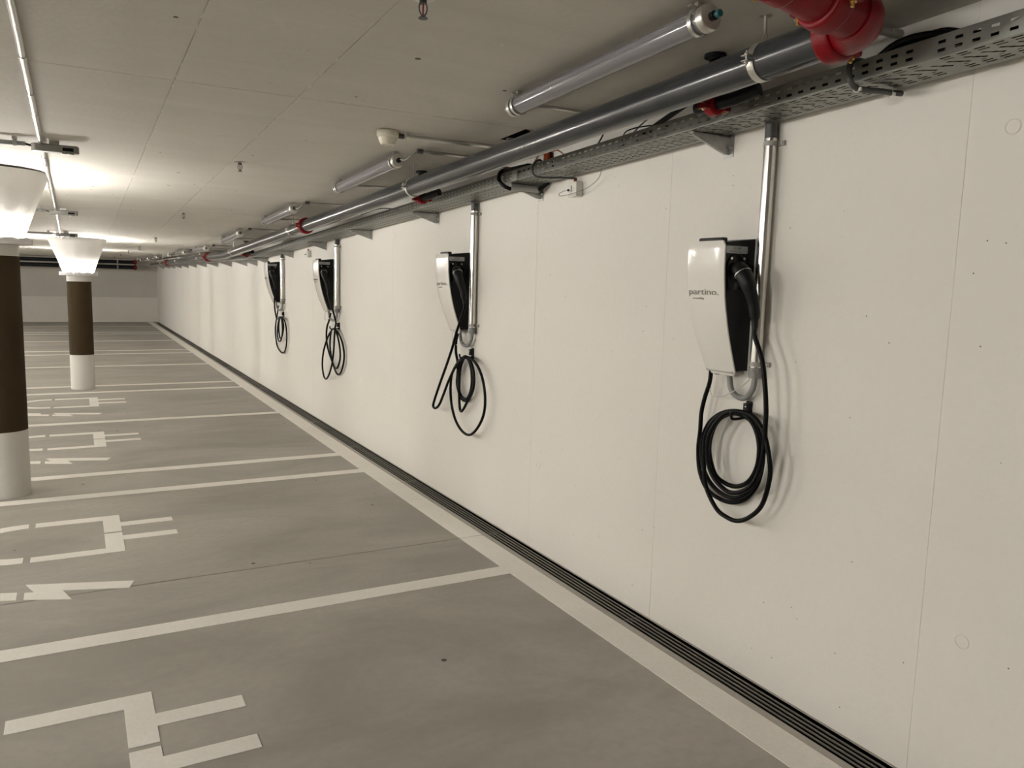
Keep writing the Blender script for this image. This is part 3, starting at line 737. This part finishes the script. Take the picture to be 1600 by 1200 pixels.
# ------------------------------------------------------------------ chargers
PROF = [(1.812, 0.172), (1.795, 0.174), (1.75, 0.173), (1.70, 0.171), (1.65, 0.167), (1.60, 0.162), (1.55, 0.154), (1.50, 0.143), (1.45, 0.130),
        (1.40, 0.114), (1.35, 0.096), (1.31, 0.081), (1.282, 0.070), (1.268, 0.064)]
def depth(z):
    P = PROF
    if z >= P[0][0]: return P[0][1]
    for (z0, d0), (z1, d1) in zip(P[:-1], P[1:]):
        if z0 >= z >= z1: return d1 + (d0-d1)*(z-z1)/(z0-z1)
    return P[-1][1]
def charger(y0, label):
    """y0 = side plane that faces the camera"""
    c = thing('wallbox_charger', label, 'charger', (W, y0+0.105, 1.27), 'wall-mounted car chargers')
    wd = 0.212
    # black body
    mb = MB()
    poly = [(W-0.001, 1.826), (W-0.001, 1.282)] + [(W - depth(z) + 0.010, max(z, 1.285)) for z, _ in PROF[::-1] if z > 1.27] 
    poly = [(W-0.001, 1.826), (W-0.001, 1.288)] + [(W - depth(z) + 0.010, z) for z in (1.288, 1.31, 1.35, 1.40, 1.45, 1.50, 1.55, 1.60, 1.65, 1.70, 1.75, 1.806)]
    mb.prism(poly, lambda p, t: (p[0], t, p[1]), y0+0.002, y0+wd-0.052)
    body = fix_normals(mb.build('housing', M['black'], c, bevel=0.003))
    MB().box(W-0.005, W-0.001, y0-0.001, y0+wd-0.012, 1.286, 1.828).build('back_plate', M['cover_edge'], c)
    # underside plate
    MB().box(W-0.072, W-0.012, y0+0.015, y0+wd-0.04, 1.276, 1.288).build('bottom_plate', M['greyplastic'], c, bevel=0.002)
    m2 = MB(); m2.cyl((W-0.045, y0+0.13, 1.262), (W-0.045, y0+0.13, 1.277), 0.013, 16)
    m2.build('cable_gland', M['black'], c)
    # top hood
    MB().box(W-0.158, W-0.130, y0+0.028, y0+wd-0.045, 1.800, 1.826).build('top_hood', M['black'], c, bevel=0.005)
    # white front cover
    nz, ny = 30, 8
    F, B = [], []
    zt0, zb0 = 1.812, 1.266
    rows = []
    for i in range(nz+1):
        t = i/nz; z = zt0 + (zb0-zt0)*t
        rc = 0.014; ins = 0
        for ze in (zt0 - z, z - zb0):
            if ze < rc: ins = max(ins, rc - sqrt(max(0, rc*rc - (rc-ze)**2)))
        far = 0.0 if z > 1.55 else 0.040*((1.55-z)/0.285)**1.3
        near = 0.0 if z > 1.5 else 0.008*((1.5-z)/0.235)
        ya, yb = y0 + ins + near, y0 + wd - ins - far
        rF, rB = [], []
        for j in range(ny+1):
            u = j/ny; y = ya + (yb-ya)*u
            bulge = 0.0025*(1 - (2*(y-y0)/wd-1)**4)
            edge = 0.0025 if j in (0, ny) or i in (0, nz) else 0
            rF.append((W - depth(z) - bulge + edge, y, z)); rB.append((W - depth(z) + 0.009, y, z))
        rows.append((rF, rB))
    n = ny+1
    v = [p for r in rows for p in r[0]] + [p for r in rows for p in r[1]]
    o = (nz+1)*n; f = []; mb = MB()
    for i in range(nz):
        for j in range(ny):
            a = i*n+j; f.append((a, a+1, a+n+1, a+n)); f.append((o+a, o+a+n, o+a+n+1, o+a+1))
        for j in (0, ny):
            a = i*n+j; f.append((a, a+n, o+a+n, o+a))
    for i in (0, nz):
        for j in range(ny):
            a = i*n+j; f.append((a, a+1, o+a+1, o+a))
    mb.add(v, f, True)
    cov = fix_normals(mb.build('front_cover', M['cover'], c))
    # lettering on the cover
    zz = 1.596
    text_mesh('partino.', 0.036, M['letter'], cov, 'lettering', (W - depth(1.61) - 0.0026, y0+wd-0.014, zz), (0, -1, 0), (-0.12, 0, 0.993), fit=0.172, extrude=0.0006)
    text_mesh('e-mobility', 0.012, M['letter'], cov, 'lettering', (W - depth(1.585) - 0.0026, y0+wd-0.034, 1.577), (0, -1, 0), (-0.15, 0, 0.989), fit=0.068, extrude=0.0006)
    # silver label on the side
    xa, xb = W-0.161, W-0.046
    st = MB(); pts = []
    for (cx, cz, a0) in ((xb-0.005, 1.787, 0), (xa+0.005, 1.787, 90), (xa+0.005, 1.768, 180), (xb-0.005, 1.768, 270)):
        for k in range(5):
            a = radians(a0 + k*22.5); pts.append((cx + 0.005*cos(a), cz + 0.005*sin(a)))
    st.prism(pts, lambda p, t: (p[0], t, p[1]), y0+0.003, y0+0.0008)
    sk = fix_normals(st.build('label_plate', M['sticker'], c))
    text_mesh('CS156R', 0.013, M['ink'], sk, 'lettering', (xa+0.036, y0+0.0008, 1.7795), (1, 0, 0), (0, 0, 1), fit=0.043)
    ln = MB()
    for q, z in enumerate((1.7735, 1.7705, 1.7670)):
        ln.box(xa+0.018, xa+(0.082 if q != 1 else 0.070), y0+0.0002, y0+0.0010, z, z+0.0009)
    ln.build('fine_print', M['ink'], sk)
    # round socket plate with two screws
    cx = W - 0.103; cz = 1.708
    sp = MB(); sp.lathe([(0.054, 0), (0.054, 0.006), (0.050, 0.009), (0.0, 0.009)], (cx, y0+0.003, cz), (0, -1, 0), 36)
    sp.prism([(cx-0.052, cz), (cx+0.052, cz), (cx+0.036, cz-0.085), (cx-0.036, cz-0.095)], lambda p, t: (p[0], t, p[1]), y0+0.003, y0-0.002)
    pl = sp.build('socket_plate', M['black_gloss'], c)
    for dx in (-0.034, 0.034):
        MB().lathe([(0.0052, 0), (0.0052, 0.002), (0.0015, 0.0024)], (cx+dx, y0-0.006, cz+0.035), (0, -1, 0), 12).build('screw', M['zinc'], pl)
    MB().cyl((cx+0.005, y0-0.004, cz-0.005), (cx+0.012, y0-0.035, cz-0.012), 0.031, 24).build('socket', M['black_gloss'], pl)
    return c

def charging_cable(key, y0, label):
    pts = CABLES[key]
    # plug at the socket, bent down
    cx = W - 0.098
    plug = [(cx-0.018, y0-0.022, 1.704), (cx-0.026, y0-0.050, 1.694), (cx-0.030, y0-0.072, 1.672), (cx-0.027, y0-0.090, 1.640), (cx-0.018, y0-0.100, 1.604),
            (cx-0.006, y0-0.105, 1.565), (cx+0.000, y0-0.107, 1.528), (cx+0.002, y0-0.108, 1.512), (cx+0.003, y0-0.109, 1.498), (cx+0.004, y0-0.111, 1.470)]
    rad = [0.029, 0.032, 0.033, 0.031, 0.025, 0.0225, 0.0215, 0.019, 0.0135, 0.011]
    e = plug[-1]
    full = [tuple(p) for p in pts] + [(e[0], e[1]-0.002, e[2]-0.03), e]
    t = thing('charging_cable', label, 'charging cable', tuple(V3(full[len(full)//2])), 'coiled charging cables')
    MB().tube(smooth_path(full, 7), 0.0095, 12).build('cable', M['rubber'], t)
    P = smooth_path(plug, 4); rr = []
    for i in range(len(rad)-1):
        for k in range(4): rr.append(rad[i] + (rad[i+1]-rad[i])*k/4)
    rr.append(rad[-1])
    pl = MB().tube(P, rr, 20).build('plug', M['black'], t)
    a = V3(plug[2]) - V3(plug[1]); 
    mb = MB(); mb.lathe([(0.0320, -0.0022), (0.0342, -0.0022), (0.0342, 0.0022), (0.0320, 0.0022)], V3(plug[1])*0.5 + V3(plug[2])*0.5, V3(plug[3]) - V3(plug[1]), 28, cap=False)
    mb.build('ring', M['cover_edge'], pl)
    return t

def hook(y, label, top=1.165):
    h = thing('cable_hook', label, 'hook', (W, y, 1.12), 'black hooks below the chargers')
    MB().box(W-0.010, W-0.0005, y-0.014, y+0.014, 1.088, top).build('back_plate', M['black'], h, bevel=0.002)
    mb = MB(); mb.tube(smooth_path([(W-0.006, y, 1.103), (W-0.05, y, 1.096), (W-0.092, y, 1.096), (W-0.104, y, 1.108), (W-0.106, y, 1.126)], 5), 0.006, 10)
    mb.box(W-0.030, W-0.008, y-0.010, y+0.010, 1.115, 1.158)
    mb.build('peg', M['black'], h)
    MB().cyl((W-0.030, y-0.004, 1.145), (W-0.0325, y-0.004, 1.145), 0.003, 8).build('screw', M['zinc'], h)

CABLES = {
  'c1': [[2.36,2.507,1.278],[2.36,2.511,1.225],[2.36,2.536,1.152],[2.36,2.551,1.085],[2.36,2.552,1.009],[2.401,2.602,0.916],[2.405,2.59,0.817],[2.399,2.533,0.749],[2.391,2.451,0.728],[2.39,2.367,0.73],[2.396,2.295,0.765],[2.398,2.241,0.842],[2.391,2.216,0.941],[2.384,2.219,1.02],[2.384,2.255,1.078],[2.39,2.317,1.113],[2.391,2.39,1.117],[2.383,2.462,1.093],[2.377,2.521,1.041],[2.379,2.556,0.956],[2.384,2.55,0.856],[2.384,2.503,0.79],[2.375,2.418,0.758],[2.37,2.334,0.76],[2.373,2.262,0.805],[2.379,2.219,0.889],[2.376,2.212,0.983],[2.367,2.231,1.065],[2.363,2.286,1.106],[2.368,2.369,1.111],[2.372,2.446,1.077],[2.368,2.486,1.012],[2.36,2.489,0.928],[2.357,2.448,0.844],[2.362,2.398,0.814],[2.366,2.327,0.811],[2.36,2.254,0.851],[2.352,2.207,0.926],[2.351,2.204,1.012],[2.357,2.243,1.082],[2.359,2.304,1.117],[2.352,2.376,1.113],[2.345,2.447,1.075],[2.345,2.499,0.997],[2.351,2.508,0.882],[2.352,2.488,0.774],[2.344,2.411,0.699],[2.338,2.342,0.68],[2.34,2.282,0.68],[2.346,2.223,0.712],[2.345,2.161,0.781],[2.336,2.124,0.902],[2.331,2.133,0.989],[2.334,2.174,1.078],[2.34,2.24,1.123],[2.337,2.325,1.128],[2.329,2.394,1.098],[2.325,2.458,1.006],[2.329,2.461,0.894],[2.333,2.413,0.821],[2.329,2.317,0.791],[2.321,2.214,0.838],[2.333,2.178,0.916],[2.331,2.158,1.01],[2.328,2.157,1.099],[2.326,2.157,1.162],[2.324,2.17,1.261],[2.322,2.193,1.358]],
  'c2': [[2.36,5.066,1.255],[2.36,5.089,1.2],[2.36,5.089,1.124],[2.36,5.057,1.051],[2.4,5.14,0.964],[2.399,5.144,0.886],[2.397,5.079,0.801],[2.396,4.99,0.783],[2.394,4.909,0.825],[2.393,4.859,0.899],[2.392,4.861,0.996],[2.39,4.912,1.072],[2.389,4.99,1.095],[2.387,5.063,1.057],[2.386,5.098,0.954],[2.385,5.076,0.848],[2.383,5.007,0.804],[2.382,4.927,0.815],[2.38,4.867,0.899],[2.379,4.869,1.01],[2.378,4.921,1.087],[2.376,4.987,1.088],[2.375,5.041,1.006],[2.373,5.051,0.898],[2.372,5.042,0.776],[2.371,5.019,0.711],[2.369,4.967,0.729],[2.368,4.872,0.831],[2.366,4.799,0.93],[2.365,4.815,1.031],[2.364,4.875,1.091],[2.362,4.934,1.105],[2.361,4.853,1.101],[2.359,4.749,1.068],[2.358,4.662,0.991],[2.357,4.613,0.882],[2.355,4.614,0.767],[2.354,4.685,0.661],[2.352,4.804,0.578],[2.351,4.928,0.574],[2.35,5.053,0.637],[2.348,5.125,0.75],[2.347,5.142,0.872],[2.345,5.113,0.969],[2.344,5.023,1.055],[2.343,4.934,1.101],[2.341,4.89,1.11],[2.34,4.945,1.085],[2.338,5.045,1.022],[2.337,5.148,0.918],[2.336,5.235,0.806],[2.334,5.306,0.716],[2.333,5.373,0.677],[2.331,5.415,0.687],[2.33,5.385,0.745],[2.326,5.275,0.888],[2.323,5.158,1.034],[2.319,5.063,1.158],[2.315,4.981,1.284]],
  'c3': [[2.37,8.292,1.252],[2.37,8.346,1.178],[2.37,8.425,1.105],[2.37,8.456,1.019],[2.405,8.557,0.899],[2.403,8.451,0.796],[2.401,8.337,0.723],[2.4,8.22,0.639],[2.398,8.11,0.615],[2.396,7.998,0.657],[2.394,7.902,0.767],[2.392,7.883,0.861],[2.39,7.935,0.963],[2.389,8.042,1.041],[2.387,8.174,1.086],[2.385,8.263,1.084],[2.383,8.33,1.042],[2.381,8.358,0.929],[2.38,8.333,0.835],[2.378,8.255,0.732],[2.376,8.139,0.682],[2.374,8.039,0.707],[2.372,7.955,0.802],[2.37,7.958,0.908],[2.369,8.02,1.01],[2.367,8.106,1.084],[2.365,8.194,1.089],[2.363,8.333,1.021],[2.361,8.451,0.922],[2.36,8.548,0.802],[2.358,8.579,0.671],[2.356,8.522,0.564],[2.354,8.429,0.532],[2.352,8.313,0.581],[2.35,8.203,0.683],[2.349,8.153,0.756],[2.347,8.094,0.897],[2.34,8.052,1.008],[2.335,8.006,1.117],[2.33,7.979,1.198]],
  'c4': [[2.38,10.815,1.235],[2.38,10.874,1.138],[2.38,10.94,1.057],[2.405,11.124,0.941],[2.403,11.112,0.818],[2.401,11.013,0.684],[2.399,10.85,0.628],[2.396,10.689,0.614],[2.394,10.53,0.647],[2.392,10.423,0.749],[2.39,10.394,0.885],[2.388,10.437,1.0],[2.386,10.548,1.077],[2.384,10.686,1.087],[2.381,10.792,1.047],[2.379,10.864,0.94],[2.377,10.875,0.835],[2.375,10.776,0.764],[2.373,10.644,0.792],[2.371,10.563,0.891],[2.369,10.549,0.993],[2.366,10.588,1.075],[2.364,10.676,1.071],[2.362,10.723,0.983],[2.36,10.703,0.881],[2.358,10.621,0.81],[2.356,10.498,0.862],[2.354,10.411,0.968],[2.351,10.434,1.05],[2.349,10.533,1.091],[2.347,10.674,1.071],[2.34,10.755,1.075],[2.336,10.825,1.183],[2.332,10.839,1.302]],
}

NM = ['nearest', 'second', 'third', 'farthest']
for i, (y0, yr, yh, key) in enumerate(((2.353, 2.287, 2.33, 'c1'), (5.005, 4.897, 4.93, 'c2'), (8.33, 8.125, 8.13, 'c3'), (10.86, 10.62, 10.66, 'c4'))):
    charger(y0, ['nearest and largest black and white wall charger', 'second black and white wall charger from the right',
                 'third black and white wall charger from the right', 'farthest, smallest black and white wall charger on the right wall'][i])
    charging_cable(key, y0, ['black cable in one round thick coil below the nearest charger', 'black cable with a long side loop and a big oval below the second charger',
                   'black cable crossing in two tall loops below the third charger', 'small black cable coil below the farthest charger'][i])
    riser(yr, 'shiny vertical conduit from the tray down to the %s charger' % NM[i], y0)
    hook(yh, 'small black hook holding the cable coil of the %s charger' % NM[i])

# ------------------------------------------------------------------ ceiling fittings
def tube_lamp(y, label, capped=False):
    L2, r = 0.60, 0.037
    z = -0.058
    t = thing('tube_luminaire', label, 'lamp', (0, 0, 0), 'clear tube lamps above the grey pipe')
    mb = MB(); mb.lathe([(r, -L2), (r, L2)], (0, 0, z), (0, 1, 0), 32, cap=False)
    mb.build('clear_tube', M['tube'], t)
    mb = MB(); mb.box(-0.026, 0.026, -L2+0.03, L2-0.03, z+0.004, z+0.014)
    mb.box(-0.012, 0.012, -L2+0.05, L2-0.05, z-0.004, z+0.004)
    mb.build('inner_tray', M['tray_white'], t)
    for s_ in (-1, 1):
        e = MB(); e.lathe([(r+0.001, 0), (r+0.004, 0), (r+0.004, 0.022), (r+0.001, 0.026), (r-0.002, 0.028), (0.0, 0.028)], (0, s_*(L2-0.012), z), (0, s_, 0), 28, cap=False)
        cp = e.build('end_cap', M['zinc'], t)
        g = MB(); g.lathe([(0.014, 0.026), (0.014, 0.042), (0.010, 0.044), (0.010, 0.056)], (0, s_*(L2-0.012), z), (0, s_, 0), 14)
        g.build('cable_gland', M['black'], cp)
        if capped and s_ < 0:
            MB().cyl((0, -L2-0.038, z), (0, -L2-0.052, z), 0.011, 12).build('plug', M['teal'], cp)
        b = MB(); b.lathe([(r+0.0045, -0.008), (r+0.006, -0.008), (r+0.006, 0.008), (r+0.0045, 0.008)], (0, s_*(L2-0.04), z), (0, 1, 0), 28, cap=False)
        b.box(-0.040, 0.040, s_*(L2-0.04)-0.008, s_*(L2-0.04)+0.008, z+r+0.004, z+r+0.007)
        b.box(-0.012, 0.012, s_*(L2-0.04)-0.008, s_*(L2-0.04)+0.008, z+r+0.006, 0)
        b.build('strap', M['zinc'], t)
    t.location = (1.70, y, zc(y)); 
    if y < KY: t.rotation_euler = (-math.atan(SL), 0, 0)
    return t
TY = [2.51, 5.14, 7.69, 10.27, 13.0, 15.6, 18.2, 20.8, 23.4, 26.0]
TN = ['large tube lamp nearest the camera with capped end, beside the grey pipe', 'second tube lamp, below the round detector', 'third tube lamp from the camera, left of the first red coupling',
      'fourth tube lamp from the camera, with a bright streak', 'fifth tube lamp from the camera']
bpy.context.view_layer.update()
for i, y in enumerate(TY):
    tube_lamp(y, TN[i] if i < 5 else '%s tube lamp counted from the camera, tiny and far beside the grey pipe' % ORD[i], capped=(i == 0))

# conduits that feed the lamps, each with a connector box
for i, y in enumerate(TY[:8]):
    # from the far end of each lamp to the wall
    yf = y + 0.64
    z = lambda q, d=0.016: zc(q) - d
    c = thing('feed_conduit', 'thin bright conduit from the far end of tube lamp to the wall, lamp %s' % ('nearest', 'second', 'third', 'fourth', 'fifth', 'sixth', 'seventh', 'eighth')[i] if i < 5 else 'thin conduit at the far end of the %s tube lamp from the camera' % ORD[i], 'conduit', (2.0, yf, z(yf)))
    MB().cyl((1.80, yf+0.03, z(yf)), (W-0.002, yf+0.03, z(yf)), 0.009, 12).build('tube', M['conduit'], c)
    MB().tube(smooth_path([(1.70, y+0.65, zc(y+0.65)-0.055), (1.705, y+0.69, zc(y)-0.08), (1.75, y+0.69, zc(y)-0.065), (1.80, yf+0.03, z(yf))], 5), 0.005, 8).build('lead', M['greyhose'], c)
    if i == 0: continue
    yn = y - 0.70 - 0.05
    c = thing('feed_conduit', 'thin bright conduit with dark connector at the near end of the %s tube lamp' % ('nearest', 'second', 'third', 'fourth', 'fifth', 'sixth', 'seventh', 'eighth')[i] if i < 5 else 'thin conduit with connector at the near end of the %s tube lamp' % ORD[i], 'conduit', (2.0, yn, z(yn)))
    MB().cyl((1.80, yn, z(yn, 0.020)), (W-0.002, yn, z(yn, 0.020)), 0.010, 12).build('tube', M['conduit'], c)
    MB().cyl((1.765, yn, z(yn, 0.020)), (1.80, yn, z(yn, 0.020)), 0.014, 12).build('connector', M['darkgrey'], c)
    MB().tube(smooth_path([(1.70, y-0.655, zc(y-0.65)-0.058), (1.71, y-0.71, zc(yn)-0.07), (1.735, yn-0.01, zc(yn)-0.045), (1.77, yn, z(yn, 0.020))], 6), 0.0045, 8).build('lead', M['greyhose'], c)

# lit tube lamps over the driving lane, left of the frame
def lane_lamp(x, y, label):
    z = zc(y) - 0.07
    t = thing('lane_luminaire', label, 'lamp', (x, y, z), 'lit tube lamps over the driving lane')
    MB().cyl((x, y-0.6, z), (x, y+0.6, z), 0.030, 20).build('lit_tube', M['lit'], t)
    for s_ in (-1, 1):
        MB().cyl((x, y+s_*0.6, z), (x, y+s_*0.64, z), 0.034, 20).build('end_cap', M['zinc'], t)
        MB().box(x-0.012, x+0.012, y+s_*0.62-0.01, y+s_*0.62+0.01, z+0.03, zc(y)).build('strap', M['zinc'], t)
LANE = ['first', 'second', 'third', 'fourth', 'fifth', 'sixth', 'seventh', 'eighth', 'ninth', 'tenth', 'eleventh']
for i in range(7):
    lane_lamp(-4.6, 0.5 + 3.9*i, 'lit tube lamp over the driving lane, %s from the camera' % LANE[i])

# smoke detector with its conduit
yd = 4.07
sd = thing('smoke_detector', 'round cream detector on the ceiling beside the grey pipe', 'detector', (1.47, yd, zc(yd)))
z = zc(yd)
MB().lathe([(0.056, 0.0), (0.058, -0.006), (0.057, -0.030), (0.050, -0.036), (0.048, -0.036)], (1.47, yd, z), n=36).build('base', M['cream'], sd)
MB().lathe([(0.050, -0.034), (0.048, -0.046), (0.040, -0.064), (0.036, -0.071), (0.026, -0.073), (0.024, -0.069), (0, -0.069)], (1.47, yd, z), n=36, cap=False).build('sensor_head', M['cream'], sd)
c = thing('detector_conduit', 'bright conduit running from the round cream detector to the wall', 'conduit', (1.9, yd, z-0.02))
MB().cyl((1.57, yd, z-0.020), (W-0.002, yd-0.04, z-0.020), 0.0125, 14).build('tube', M['conduit'], c)
MB().cyl((1.522, yd, z-0.020), (1.56, yd, z-0.020), 0.014, 10).build('connector', M['darkgrey'], c)
mb = MB(); mb.lathe([(0.013, -0.006), (0.016, -0.006), (0.016, 0.006), (0.013, 0.006)], (1.578, yd, z-0.02), (1, 0, 0), 16, cap=False); mb.box(1.572, 1.584, yd-0.012, yd+0.012, z-0.010, z)
mb.build('saddle_clamp', M['zinc'], c)

# sprinkler heads
SY = [2.34, 5.40, 8.45, 11.52, 14.6, 17.65, 20.7, 23.8]
SN = ['nearest sprinkler head, cut by the top edge', 'second sprinkler head, with red bulb in the middle of the ceiling', 'third sprinkler head, left of the first tube lamps row end',
      'fourth sprinkler head, above the back of the bays', 'fifth sprinkler head, near the far lamps'] 
def sprinkler(x, y, label):
    z = zc(y); s_ = thing('ceiling_sprinkler', label, 'sprinkler', (x, y, z), 'sprinkler heads in line on the ceiling')
    MB().lathe([(0.036, 0.0), (0.036, -0.002), (0.012, -0.006)], (x, y, z), n=24).build('rosette', M['zinc'], s_)
    MB().cyl((x, y, z), (x, y, z-0.016), 0.0115, 12).build('thread', M['darkgrey'], s_)
    mb = MB()
    for k in (1, -1):
        mb.tube(smooth_path([(x+k*0.009, y, z-0.014), (x+k*0.013, y, z-0.026), (x+k*0.011, y, z-0.040), (x+k*0.003, y, z-0.052)], 4), 0.0022, 8)
    mb.cyl((x, y, z-0.050), (x, y, z-0.056), 0.005, 10)
    mb.build('frame', M['darkgrey'], s_)
    MB().cyl((x, y, z-0.016), (x, y, z-0.050), 0.0025, 8).build('bulb', M['redbulb'], s_)
    MB().lathe([(0.0, -0.055), (0.013, -0.056), (0.015, -0.059), (0.0, -0.058)], (x, y, z), n=16, cap=False).build('deflector', M['darkgrey'], s_)
for i, y in enumerate(SY):
    sprinkler(0.955, y, SN[i] if i < 5 else '%s sprinkler head counted from the camera, tiny and far' % ORD[i])

# conduit along the ceiling at the left, with couplings
c = thing('ceiling_conduit', 'long bright conduit with couplings running along the ceiling at the left', 'conduit', (-0.14, 6, zc(6)-0.017))
ys = [0.2, 1.7, 3.55, 4.55, 5.40, 6.05, 6.75, 7.7, 9.2, 10.3, 11.3, 12.25]
for a, b in zip(ys[:-1], ys[1:]):
    MB().cyl((-0.14, a+0.004, zc(a)-0.018), (-0.14, b-0.004, zc(b)-0.018), 0.0125, 14).build('tube', M['conduit'], c)
for y in ys[1:-1]:
    mb = MB(); mb.lathe([(0.0125, -0.03), (0.0150, -0.03), (0.0150, 0.03), (0.0125, 0.03)], (-0.14, y, zc(y)-0.018), (0, 1, -SL), 16, cap=False)
    mb.build('coupling', M['conduit'], c)
for y in (2.6, 4.1, 5.75, 7.2, 8.5, 10.8):
    mb = MB(); mb.lathe([(0.013, -0.006), (0.0155, -0.006), (0.0155, 0.006), (0.013, 0.006)], (-0.14, y, zc(y)-0.018), (0, 1, -SL), 16, cap=False); mb.box(-0.15, -0.13, y-0.006, y+0.006, zc(y)-0.006, zc(y))
    mb.build('clip', M['zinc'], c)

# elongated grey sensor housings across the conduit, each with its feed
def sensor(y, label, flabel):
    z = zc(y)
    t = thing('sensor_housing', label, 'sensor', (-0.07, y, z), 'grey sensor housings on the left ceiling')
    zz = z - 0.045
    xa, xb, hw = -0.165, 0.035, 0.026
    pts = []
    for k in range(9):
        a = pi/2 + pi*k/8; pts.append((xa + hw*cos(a)*0.9, y + hw*sin(a)))
    for k in range(9):
        a = -pi/2 + pi*k/8; pts.append((xb - 0.01 + hw*cos(a)*0.9, y + hw*sin(a)))
    def fn(p, t_): return (p[0], p[1], zz + t_ - SL*(p[1]-y))
    h = MB(); h.prism(pts, fn, -0.020, 0.022)
    fix_normals(h.build('housing', M['sensor'], t, bevel=0.005))
    MB().box(xb-0.075, xb-0.012, y-0.015, y+0.015, zz-0.0225, zz-0.016).build('window', M['black_gloss'], t, bevel=0.003)
    MB().box(xb-0.070, xb-0.015, y-hw-0.002, y-hw+0.004, zz-0.010, zz+0.008).build('side_window', M['black_gloss'], t, bevel=0.002)
    MB().cyl((xb-0.04, y, zz-0.021), (xb-0.04, y, zz-0.026), 0.009, 14).build('lens', M['zinc'], t)
    MB().box(-0.10, -0.05, y-0.008, y+0.008, zz+0.020, z).build('foot', M['galv'], t)
    f = thing('side_conduit', flabel, 'conduit', (-0.6, y, z-0.02), 'grey conduits coming from the left to the sensors')
    MB().cyl((-2.4, y+0.01, z-0.030), (-0.215, y+0.01, z-0.030), 0.0125, 14).build('tube', M['greyhose'], f)
    MB().cyl((-0.215, y+0.01, z-0.030), (-0.185, y+0.005, z-0.038), 0.006, 10).build('lead', M['black'], f)
    m2 = MB(); m2.lathe([(0.013, -0.010), (0.017, -0.010), (0.017, 0.010), (0.013, 0.010)], (-0.265, y+0.01, z-0.030), (1, 0, 0), 16, cap=False)
    m2.box(-0.277, -0.253, y-0.018, y+0.036, z-0.014, z)
    m2.build('saddle_clamp', M['greyplastic'], f)
sensor(5.28, 'nearest grey oblong sensor housing on the ceiling at the left edge', 'grey conduit from the left edge to the nearest sensor')
sensor(8.72, 'middle grey oblong sensor housing, between the two columns', 'grey conduit partly hidden by the near column head')
sensor(11.30, 'farthest grey oblong sensor housing, just before the farther column', 'grey conduit ending just before the farther column head')
